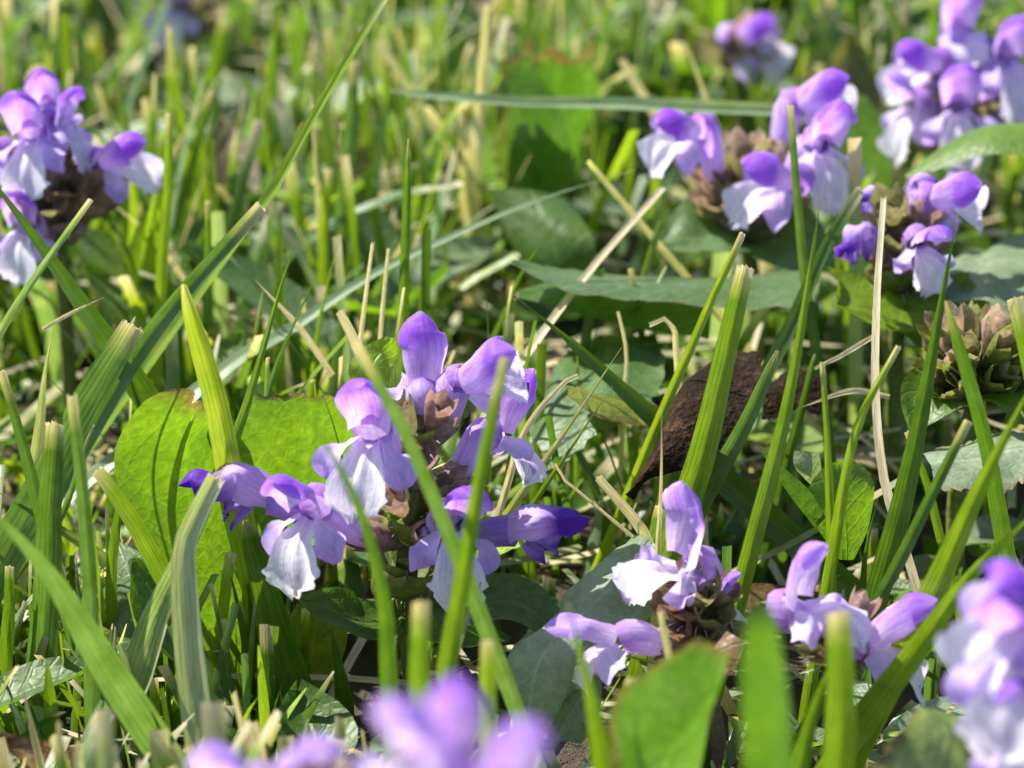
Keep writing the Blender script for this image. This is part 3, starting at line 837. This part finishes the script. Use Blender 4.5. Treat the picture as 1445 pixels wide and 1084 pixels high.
bl('long toothed dandelion leaf lying level, behind the brown curled dead leaf',
   [(1150, 425, 1150, 385, .05, .065), (1060, 436, 1060, 388, .05, .066), (960, 428, 960, 392, .05, .066), (870, 420, 850, 385, .05, .064), (790, 408, 770, 375, .05, .062), (722, 372, 722, 368, .054, .056)], hue=.30, tooth=.12, bulge=.05, edge_dry=.25)
bl('dark green leaf sloping down under the long toothed leaf', [(1000, 480, 1000, 430, .05, .07), (900, 462, 890, 415, .05, .07), (800, 440, 790, 400, .052, .07), (730, 420, 735, 412, .055, .06)], hue=.5, bulge=.1)
bl('broad dull green leaf spread flat behind the right wilted flower', [(740, 600, 780, 660, .04, .028), (790, 520, 850, 610, .05, .03), (850, 475, 920, 560, .058, .038), (920, 470, 940, 510, .058, .048)], hue=.38, bulge=.06, wave=.07, tooth=.08)
bl('grey-green folded leaf with heavy veins, under the right wilted flower',
   [(690, 960, 760, 1010, -.010, -.016), (745, 880, 850, 930, -.006, -.014), (830, 800, 915, 860, 0, -.008), (900, 750, 935, 780, .004, 0)], hue=.10, bulge=.1, fold=-.08, tooth=.03)
bl('grey-green oval leaf standing behind the pale drooping flower', [(850, 945, 880, 945, .002, .002), (822, 880, 900, 885, .002, .003), (825, 825, 905, 830, .004, .004), (850, 805, 890, 808, .005, .005)], hue=.08, bulge=.12)
bl('grey-green leaf hanging down beside the rear of the drooping flower', [(790, 870, 830, 875, -.012, -.012), (722, 920, 815, 930, -.014, -.016), (712, 985, 790, 1000, -.016, -.018), (735, 1040, 760, 1050, -.016, -.018)], hue=.06, bulge=.12)
bl('small grey-green leaf at the soil between the two veined grey leaves', [(830, 950, 850, 960, -.012, -.012), (775, 990, 845, 1010, -.014, -.016), (755, 1040, 820, 1050, -.016, -.018)], hue=.12, bulge=.1)
bl('large yellow-green leaf with purple brown fold below the spent brown head',
   [(880, 1200, 960, 1200, -.075, -.066), (868, 1090, 1000, 1100, -.075, -.066), (885, 1015, 1025, 1010, -.077, -.064), (945, 960, 1040, 945, -.076, -.064), (1005, 915, 1035, 905, -.074, -.066)], hue=.42, fold=-.12, wave=.09, bulge=.1, edge_dry=.6, tip_dry=.6)
bl('dry pink-brown curled leaf edge cupped under the spent brown head', [(950, 960, 960, 975, -.02, -.024), (960, 935, 1000, 970, -.02, -.026), (1000, 920, 1035, 945, -.02, -.026), (1030, 895, 1050, 905, -.02, -.024)], hue=.9, dry=.9, bulge=.3)
bl('blurred mid green leaf blade standing before the short pale self-heal', [(1050, 1230, 1115, 1230, -.11, -.105), (1048, 1080, 1118, 1090, -.11, -.105), (1046, 960, 1112, 975, -.112, -.104), (1052, 880, 1100, 895, -.112, -.106), (1066, 848, 1086, 852, -.11, -.108)], hue=.55, bulge=.15)
bl('round bright green leaf standing at the foot of the thin pointed blades', [(1185, 790, 1205, 790, .004, .004), (1148, 735, 1225, 745, .004, .006), (1142, 690, 1234, 690, .005, .007), (1165, 658, 1222, 662, .006, .008), (1190, 648, 1205, 650, .006, .008)], hue=.74, bulge=.12)
bl('small pale blue-green clover leaf above the round bright leaf', [(1150, 690, 1165, 690, .012, .012), (1122, 660, 1160, 665, .012, .013), (1120, 636, 1156, 640, .013, .014)], hue=.05, bulge=.2)
bl('narrow green leaf slanting down to the round bright leaf', [(1150, 745, 1165, 730, .004, .004), (1115, 700, 1140, 690, .004, .004), (1085, 655, 1100, 655, .004, .004), (1070, 630, 1074, 630, .004, .004)], hue=.6, bulge=.15)
bl('pale grey toothed leaf with torn brown side, behind the slanting cut blades', [(1300, 640, 1320, 690, .015, .005), (1350, 630, 1360, 690, .018, .006), (1410, 610, 1420, 690, .02, .008), (1450, 615, 1455, 670, .02, .01)], hue=.06, tooth=.12, edge_dry=.6, bulge=.1)
bl('grey-green leaf spread wide under the open flower with dark buds', [(1480, 420, 1480, 330, .05, .09), (1400, 430, 1400, 350, .05, .085), (1330, 420, 1340, 370, .055, .075)], hue=.15, bulge=.08)
bl('yellowing dead leaf with brown blotches, lying behind the right wilted flower', [(800, 560, 800, 545, .03, .035), (850, 590, 860, 560, .028, .036), (900, 600, 910, 580, .03, .035), (940, 600, 940, 592, .03, .032)], hue=1.0, dry=.35, bulge=.1, edge_dry=.8)
bl('yellow and brown dying leaf behind the upright blade with dry tip', [(170, 400, 230, 400, .09, .09), (185, 340, 235, 350, .09, .09), (210, 290, 240, 300, .09, .09)], hue=1.0, edge_dry=.7, bulge=.1)
bl('pale green leaf lying flat at the root of the left dark blades', [(130, 930, 200, 960, .006, 0), (140, 830, 215, 850, .012, .006), (160, 760, 220, 790, .016, .01)], hue=.3, bulge=.12)
bl('golden brown decaying leaf under the left lip of the sharp plant', [(400, 960, 470, 970, .008, .008), (395, 900, 490, 900, .008, .008), (420, 850, 480, 850, .008, .008)], hue=1.0, dry=.35, bulge=.15)
bl('blurred mauve and green leaf low before the white straw foot', [(1240, 1190, 1400, 1190, -.07, -.07), (1235, 1100, 1390, 1110, -.07, -.065), (1265, 1035, 1375, 1045, -.068, -.06), (1300, 1000, 1335, 1005, -.066, -.06)], hue=.15, dry=.25, bulge=.12, wave=.12, tooth=.1, edge_dry=.7)
bl('blurred teal green leaf pointing up by the top edge', [(760, 120, 880, 120, .2, .2), (790, 60, 870, 60, .2, .2), (800, 0, 830, 0, .2, .2)], hue=.15, bulge=.1)
bl('dark green broad leaf standing behind the tan topped self-heal', [(1180, 330, 1260, 330, .14, .14), (1150, 240, 1260, 250, .14, .14), (1160, 170, 1250, 180, .14, .14), (1180, 130, 1220, 135, .14, .14)], hue=.35, bulge=.1)
bl('dark green oval leaf deep below the broad upright leaf', [(760, 420, 830, 420, .10, .10), (720, 340, 840, 345, .105, .10), (690, 270, 800, 280, .11, .11)], hue=.5, bulge=.1)

# the dead curled leaf
def dead(label, rows, **kw):
    return tag(leaf_patch('dead_leaf', rows, mat=M_DEAD, **kw), label, 'leaf')
def dead_material():
    k = NT('dead_leaf')
    ob = k.n('ShaderNodeTexCoord').outputs['Object']
    a, b = k.noise(ob, 240, 4), k.noise(ob, 1100, 3)
    c = k.ramp(k.math('ADD', k.math('MULTIPLY', a, .6), k.math('MULTIPLY', b, .4)), [(.34, (.006, .004, .002)), (.54, (.02, .011, .006)), (.78, (.11, .062, .034))])
    return k.sheet(c, k.mix(1.0, c, (1.2, .8, .5), 'MULTIPLY'), .05, .8, k.math('ADD', a, b), 1.0, .0009, .08)
M_DEAD = dead_material()
o = leaf_free('dead_leaf', [at(888, 702, .012), at(915, 655, .014), at(945, 600, .018), at(975, 545, .024), (at(1045, 490, .032))], .0125, np.array([-.75, -.45, .5]), .5, None,
              cup=-.7, wave=.17, tooth=.22, shape=(.06, .25, .7, .95, 1, 1, .92, .8, .45), nu=17, nv=34, mat=M_DEAD)
tag(o, 'dark brown curled dead leaf with crumpled rim, behind the wide frayed cut blade', 'leaf')
dead('smaller torn brown dead leaf hanging behind the long thin upright blade',
     [(1075, 585, 1085, 545, .032, .04), (1100, 590, 1105, 528, .032, .042), (1130, 575, 1135, 525, .034, .042), (1155, 590, 1158, 535, .034, .042)], bulge=.2, wave=.12, ragged=.12, tooth=.08)

# ================================================================== SINGLE BLADES AND STRAWS
b = blade
b('dark striped wide blade slanting across behind the squarely cut blade', [(222, 588), (150, 480), (60, 350), (-40, 215)], .03, 42, .42, 'point', .3)
b('wide short blade mown off square with a frayed pale end', [(85, 640), (120, 575), (188, 460)], .012, 64, .28, 'cut', .15)
b('folded blade with split whitish end, crossing behind the squarely cut blade', [(110, 640), (180, 520), (250, 425), (368, 292)], (.025, .03), 34, .34, 'cut', .55, 10)
b('thin bright stalk rising from the split whitish blade end to the top edge', [(360, 300), (385, 265), (450, 150), (520, 35), (556, -25)], (.045, .05), 22, .82, 'cut', .3, roll=30, taper=.35)
b('bright lime blade with blunt tip and sharp keel, in front of the large glowing leaf', [(318, 640), (300, 560), (262, 402)], (.0, -.002), 50, .9, 'blunt', .55, 8)
b('slender curved green blade crossing the large glowing leaf top', [(300, 690), (338, 600), (372, 490), (398, 400), (424, 318)], (.006, .012), 21, .62, 'point', .4)
b('thin pale upright blade beside the slender curved blade', [(376, 560), (400, 490), (455, 372)], .03, 13, .3, 'point')
b('short white-tipped blade stub above the bright yellow-green leaf half', [(375, 575), (378, 505)], .022, 10, .2, 'cut')
b('long bluish blade arching from the left leaves up to the tan topped plant', [(290, 540), (400, 470), (520, 390), (650, 328), (760, 282), (895, 240)], (.045, .075), 24, .0, 'point', .3, roll=35)
b('upright bright blade with straw coloured cut end, right of the leftmost violet flowers', [(228, 400), (236, 260), (238, 160)], .06, 19, .72, 'cut', .3)
b('short upright blade with dry end beside the upright bright blade', [(292, 400), (294, 285)], .065, 15, .55, 'cut')
b('pale slim blade with white frayed end, before the leftmost violet flowers', [(-30, 520), (30, 420), (128, 282)], (.018, .01), 15, .12, 'cut', .3)
b('blue-green blade leaning left out of the lower left clump', [(62, 740), (35, 640), (2, 525)], .0, 27, .35, 'cut', .4, taper=.4)
b('dark heavily striped upright blade of the lower left clump', [(55, 1030), (66, 800), (78, 600)], -.006, 46, .36, 'cut', .5, taper=.2)
b('slim grey-green upright blade with knobbed white end, before the dark striped one', [(132, 1020), (125, 800), (102, 560)], -.02, 27, .3, 'cut', .3)
b('broad bluish blurred blade sweeping up left across the lower left clump', [(215, 1040), (150, 940), (60, 800), (-40, 690)], (-.03, -.045), 55, .25, 'point', .35)
b('pale sheeny blade leaning right towards the broken grey blade', [(178, 990), (215, 880), (262, 780)], -.012, 52, .06, 'cut', .25)
b('broken grey blade bent over with a torn double end under the wilted violet flower', [(290, 1110), (268, 930), (258, 790), (272, 740), (305, 675)], (-.03, -.014), 50, .04, 'cut', .5, fray=1.6, dry=.22)
b('bright blade with pale chewed end, before the lower part of the large glowing leaf', [(232, 815), (190, 740), (138, 665)], -.002, 36, .74, 'cut', .4)
b('olive blade with brown flecks lying low behind the lower left clump', [(218, 850), (120, 770), (-10, 690)], .012, 30, .45, 'point', dry=.15)
b('dark wide blade standing before the large glowing leaf, below the wilted flower', [(440, 1020), (395, 900), (345, 735)], (-.004, -.006), 54, .45, 'blunt', .4)
b('dark narrow blade at the foot of the sharp plant stem', [(492, 1080), (484, 980), (466, 880)], -.004, 28, .42, 'point', .4)
b('blurred dark thin blade curving in front of the left white lips', [(548, 960), (540, 840), (500, 700), (408, 548)], (-.045, -.055), 28, .45, 'point')
b('blurred bluish blade slanting left in front of the brown calyx cluster', [(690, 900), (640, 770), (575, 620), (502, 485)], (-.035, -.045), 29, .28, 'cut', taper=.35)
b('blurred bright green blade rising before the right half of the sharp plant', [(625, 980), (650, 830), (680, 660), (712, 505)], -.05, 40, .66, 'cut', .3, taper=.5)
b('blurred stubby blade with cream end, below the white lip of the sharp plant', [(600, 1080), (592, 960), (596, 850)], -.065, 48, .62, 'cut', fray=.5)
b('blurred pale blunt blade end beside the stubby blade with cream end', [(690, 1080), (688, 905)], -.06, 36, .8, 'cut', fray=.5)
b('slim dark green upright blade behind the top hood of the sharp plant', [(568, 500), (572, 350), (577, 196)], .04, 19, .5, 'blunt', .4)
b('tall soft-focus blade with white cut end, near the long lying blade', [(476, 400), (488, 250), (500, 88)], .105, 26, .3, 'cut')
b('long grey-green blade lying level across to the tan topped self-heal', [(1120, 156), (900, 146), (720, 142), (550, 128)], .10, 22, .0, 'blunt', fold=.6, roll=-30, root=False)
b('straw coloured bare stalk slanting up to the tan topped self-heal', [(700, 560), (735, 510), (830, 385), (935, 265)], (.035, .07), 16, 1.0, 'cut', .3, roll=30, dry=1.0, cat='straw', name='straw')
b('brown dry stalk bent over beside the right wilted flower', [(705, 720), (740, 610), (790, 545), (815, 530)], .012, 13, 1.0, 'cut', dry=.95, cat='straw', name='straw')
b('half dry blade with green edge behind the bent brown stalk', [(720, 720), (790, 620), (878, 490)], .016, 15, .8, 'point', dry=.45)
b('thin green blade running beside the half dry blade', [(740, 730), (800, 640), (865, 545)], .02, 11, .7, 'point')
b('short broad dark green blade pointing up left, below the toothed leaf', [(862, 535), (800, 480), (722, 415)], (.03, .034), 42, .42, 'point', .4)
b('wide bright ribbed blade with tufted straw end, before the curled dead leaf', [(962, 735), (1000, 600), (1052, 378)], .006, 50, .66, 'cut', .45, 8, taper=.3, fray=1.3)
b('dark bluish blade close behind the wide bright ribbed blade', [(985, 720), (1040, 620), (1098, 495)], .014, 34, .3, 'blunt', .4)
b('long thin bright blade standing right of the curled dead leaf', [(1052, 810), (1085, 680), (1112, 560), (1140, 400), (1160, 268)], (-.004, .002), 27, .68, 'point', .35)
b('slim soft green blade before the pale open flower of the tan topped plant', [(1152, 500), (1132, 360), (1116, 150)], .05, 17, .32, 'cut')
b('soft-focus dark blade with blunt cut end, leaning right by the dark violet bud', [(1030, 620), (1110, 470), (1165, 350), (1214, 268)], (.035, .05), 27, .4, 'cut')
b('long white bleached straw standing by the dark violet bud and bending at its foot', [(1352, 960), (1310, 880), (1282, 790), (1248, 680), (1235, 560), (1238, 420), (1246, 280)], (.0, .03), 19, 1.0, 'cut', .3, roll=38, dry=1.0, cat='straw', name='straw')
b('green blade tapering from broad foot to fine tip beside the spent seed head', [(1240, 830), (1270, 720), (1305, 560), (1352, 300)], (-.002, .004), 36, .45, 'point', .35)
b('straight narrow blade with pale cut end rising from the round bright leaf', [(1172, 770), (1168, 640), (1160, 512)], -.002, 17, .7, 'cut', taper=.4)
b('bright curved blade with pale tip beside the white bleached straw', [(1176, 775), (1192, 680), (1215, 590), (1268, 490)], -.004, 24, .78, 'cut', taper=.5, tipfrac=.1)
b('slim blue-green blade with cut end slanting right over the grey toothed leaf', [(1205, 905), (1280, 770), (1366, 595)], -.014, 24, .38, 'cut', .4)
b('thick bright slanting blade crossing the grey toothed leaf to the picture side', [(1245, 985), (1310, 850), (1380, 690), (1470, 520)], (-.022, -.03), 46, .74, 'point', .3)
b('thick bright blade running just under the other thick slanting one', [(1262, 960), (1370, 815), (1480, 700)], (-.03, -.035), 44, .72, 'point', .3)
b('soft dark blade leaning left across the spent seed head', [(1412, 740), (1390, 620), (1335, 425)], (.0, -.01), 30, .4, 'blunt')
b('short wide blade mown off beside the spent seed head', [(1465, 560), (1450, 490), (1434, 422)], .0, 44, .66, 'cut')
b('thin reddish sprig with white point in front of the curled dead leaf', [(925, 830), (932, 700), (934, 578)], -.004, 11, .9, 'point', dry=.75)
b('pale thin stem close behind the reddish sprig', [(945, 830), (940, 690)], -.002, 9, .2, 'cut')
b('blurred thick blade with pink pale end, before the short pale self-heal', [(1180, 1110), (1188, 980), (1182, 865)], -.065, 62, .66, 'cut', fray=.4)
b('blurred leaning blade behind the blurred thick blade', [(1120, 1120), (1150, 1000), (1190, 900)], -.05, 40, .6, 'point')
b('dry greyish stalk in front of the large yellow-green lower leaf', [(985, 1110), (955, 980), (932, 865)], -.034, 17, .2, 'cut', dry=.55, cat='straw', name='straw')
b('split pale straw end lying against the grey-green folded leaf', [(925, 790), (900, 740), (845, 675)], .006, 22, .9, 'cut', dry=.85, cat='straw', name='straw', fray=1.4)
b('fine forked white straw above the right wilted flower', [(830, 705), (800, 680), (783, 655)], .008, 7, 1, 'cut', dry=1, cat='straw', name='straw', fray=2.0)
b('soft brown dead stalk standing before the broad upright leaf', [(660, 470), (668, 260), (690, 10)], .12, 24, 1, 'cut', dry=.7, cat='straw', name='straw')
b('thin dead stalk close beside the soft brown stalk', [(640, 460), (655, 300), (650, 150)], .125, 14, 1, 'cut', dry=.8, cat='straw', name='straw')
b('short frayed straw left of the slim dark upright blade', [(505, 500), (516, 420), (526, 345)], .035, 9, 1, 'cut', dry=1, cat='straw', name='straw', fray=2)
b('short tan straw against the slim dark upright blade', [(535, 500), (540, 430), (548, 352)], .036, 9, 1, 'cut', dry=.95, cat='straw', name='straw', fray=2)
b('blunt pinkish straw end leaning left over the lime leaf lobe', [(510, 500), (480, 440)], .03, 22, 1, 'cut', dry=.9, cat='straw', name='straw')
b('thin dry stalk lying crosswise behind the slender curved blade', [(470, 530), (420, 460), (360, 395)], .035, 10, 1, 'point', dry=.95, cat='straw', name='straw', root=False)
b('fine white clipping caught across the dark striped wide blade', [(60, 465), (100, 442), (146, 420)], .01, 6, 1, 'point', dry=.9, cat='straw', name='straw', root=False)
b('brown tipped dying blade behind the squarely cut blade', [(50, 640), (62, 540), (76, 460)], .022, 24, .2, 'point', dry=.35)
b('thin forked twiglet lying before the smaller torn dead leaf', [(1240, 470), (1190, 500), (1150, 520)], .028, 8, 1, 'cut', dry=.9, cat='straw', name='straw', root=False, fray=2)
b('pale straw lying level beneath the smaller torn dead leaf', [(1255, 560), (1200, 552), (1130, 575)], .026, 9, 1, 'point', dry=.9, cat='straw', name='straw', root=False)
b('small curled straw hook beside the green branching stalk', [(955, 510), (952, 470), (940, 450), (918, 458)], .03, 13, .9, 'cut', dry=.8, cat='straw', name='straw')
b('green branching stalk with buds behind the tufted straw end', [(975, 490), (1005, 420), (1030, 370), (1048, 330)], .025, 17, .85, 'cut', .5)
b('dark blade stub beside the round bright leaf foot', [(1135, 560), (1150, 500)], .03, 18, .4, 'blunt')
b('blurred light green blade before the drooping pale flower', [(858, 1130), (838, 1000), (800, 850)], -.07, 50, .7, 'point')
b('blurred olive blade standing low left of the spent brown head', [(900, 1130), (905, 1040), (890, 960)], -.055, 34, .5, 'cut')
b('slim upright blade between the dark striped clump and the chewed bright blade', [(160, 900), (158, 800), (170, 700)], .006, 20, .6, 'cut')
b('pale thin blade crossing low behind the knobbed blade', [(40, 790), (90, 720), (130, 600)], .018, 13, .2, 'cut')
b('short green blade stub beside the foot of the lower left clump', [(10, 900), (14, 800)], -.004, 24, .55, 'cut')
b('thin bright blade rising between the lime leaf lobe and the slender curved blade', [(440, 540), (452, 450), (480, 330)], .05, 12, .7, 'point')
b('fine green blade leaning right above the toothed leaf', [(700, 470), (740, 380), (800, 300)], .06, 12, .6, 'point')
b('fine dark blade rising behind the curled dead leaf', [(900, 560), (905, 470), (890, 380)], .055, 14, .4, 'cut')
b('thin straw standing between the small curled hook and the dark short blade', [(880, 580), (884, 500), (872, 440)], .04, 8, 1, 'cut', dry=.9, cat='straw', name='straw')
b('slim green blade leaning left beside the grey toothed leaf', [(1330, 770), (1310, 690), (1280, 610)], .01, 16, .6, 'cut')
b('narrow dark blade low beside the foot of the white straw', [(1215, 860), (1222, 780), (1240, 700)], .002, 14, .4, 'point')
# soft blades further back
b('soft upright blade left of the tall soft-focus blade', [(455, 400), (462, 240)], .09, 21, .75, 'cut')
b('soft broad blade with pale end under the far pale flower', [(290, 190), (300, 110), (318, 30)], .17, 30, .6, 'cut')
b('soft tall blade touching the top edge right of the far pale flower', [(380, 150), (388, 60), (398, -20)], .16, 26, .6, 'point')
b('soft dark blade leaning left before the crowded corner self-heal', [(1290, 190), (1245, 120), (1195, 15)], .13, 18, .4, 'point')
b('soft dark blade beneath the small blurred self-heal hood', [(1065, 140), (1045, 60)], .15, 18, .3, 'point')
b('soft pale blade at the top edge behind the broad upright leaf', [(745, 60), (742, -20)], .16, 26, .35, 'point')
b('soft yellow stalk at the top edge left of the soft brown stalk', [(590, 180), (592, 60), (592, -20)], .17, 18, .95, 'point', dry=.4)
b('soft grey stalk leaning left above the long lying blade', [(580, 130), (535, 60)], .14, 15, .1, 'cut', dry=.5)
b('soft pale straw leaning across behind the upright bright blade', [(250, 210), (320, 90)], .12, 16, .8, 'point', dry=.6, cat='straw', name='straw')
b('soft bright blade leaning right behind the upright bright blade', [(255, 290), (300, 130)], .11, 14, .5, 'cut')
b('soft pale pink straw stub above the broad upright leaf', [(905, 130), (878, 85)], .14, 18, 1, 'cut', dry=.95, cat='straw', name='straw')
b('dark brown dry twig leaning over the tan topped head', [(1000, 150), (965, 50)], .12, 14, 1, 'point', dry=.8, cat='straw', name='straw')
b('tan twig leaning left across the bluish arching blade end', [(870, 275), (830, 228)], .068, 13, .9, 'cut', dry=.6, cat='straw', name='straw')

# ================================================================== low leaf cover (uncountable)
def leaf_cover():
    r = random.Random(5); V, F, U, hu, dr = [], [], [], [], []
    nu, nv = 5, 8
    shape = lerp1((.15, .6, .95, 1, .85, .5, .06), nv)
    for q in range(1500):
        x, y = r.uniform(-.17, .17), r.uniform(-.10, .75)
        z = r.uniform(.002, .016) + (.006 if y > .05 else 0)
        L, Wd = r.uniform(.007, .022), r.uniform(.004, .011)
        if y > .06 and r.random() < .4: L, Wd = L * 1.5, Wd * 1.5
        a, el = r.uniform(0, 6.28), r.uniform(-.2, 1.0)
        for (cx, cy, rr, h) in CLEAR:
            if math.hypot(x - cx, y - cy) < rr: z = min(z, .006); el = min(el, .3)
        d = np.array([math.cos(a) * math.cos(el), math.sin(a) * math.cos(el), math.sin(el)])
        s = nz(np.cross(d, [0, 0, 1])); n = np.cross(s, d); k0 = len(V); h = min(.8, max(0, r.gauss(.38, .22)))
        dd = r.uniform(.3, .9) if r.random() < .10 else 0
        c = r.uniform(-.5, .2)
        for j in range(nv):
            t = j / (nv - 1)
            for i in range(nu):
                u = 2 * i / (nu - 1) - 1
                V.append(np.array([x, y, z]) + d * L * t + s * u * Wd / 2 * shape[j] + n * (c * L * t * t + .18 * Wd * u * u)); U.append((i / (nu - 1), t * L / Wd)); hu.append(h); dr.append(dd)
        F += grid_faces(nu, nv, k0)
    o = mk('leaf_cover', V, F, M_LEAF, None, U, {'hue': hu, 'dry': dr}, origin=np.zeros(3))
    tag(o, 'low tangle of small weed leaves close to the soil', 'ground cover', kind='stuff')
leaf_cover()
filler()
for o in bpy.data.objects:
    if '_o' in o: del o['_o']
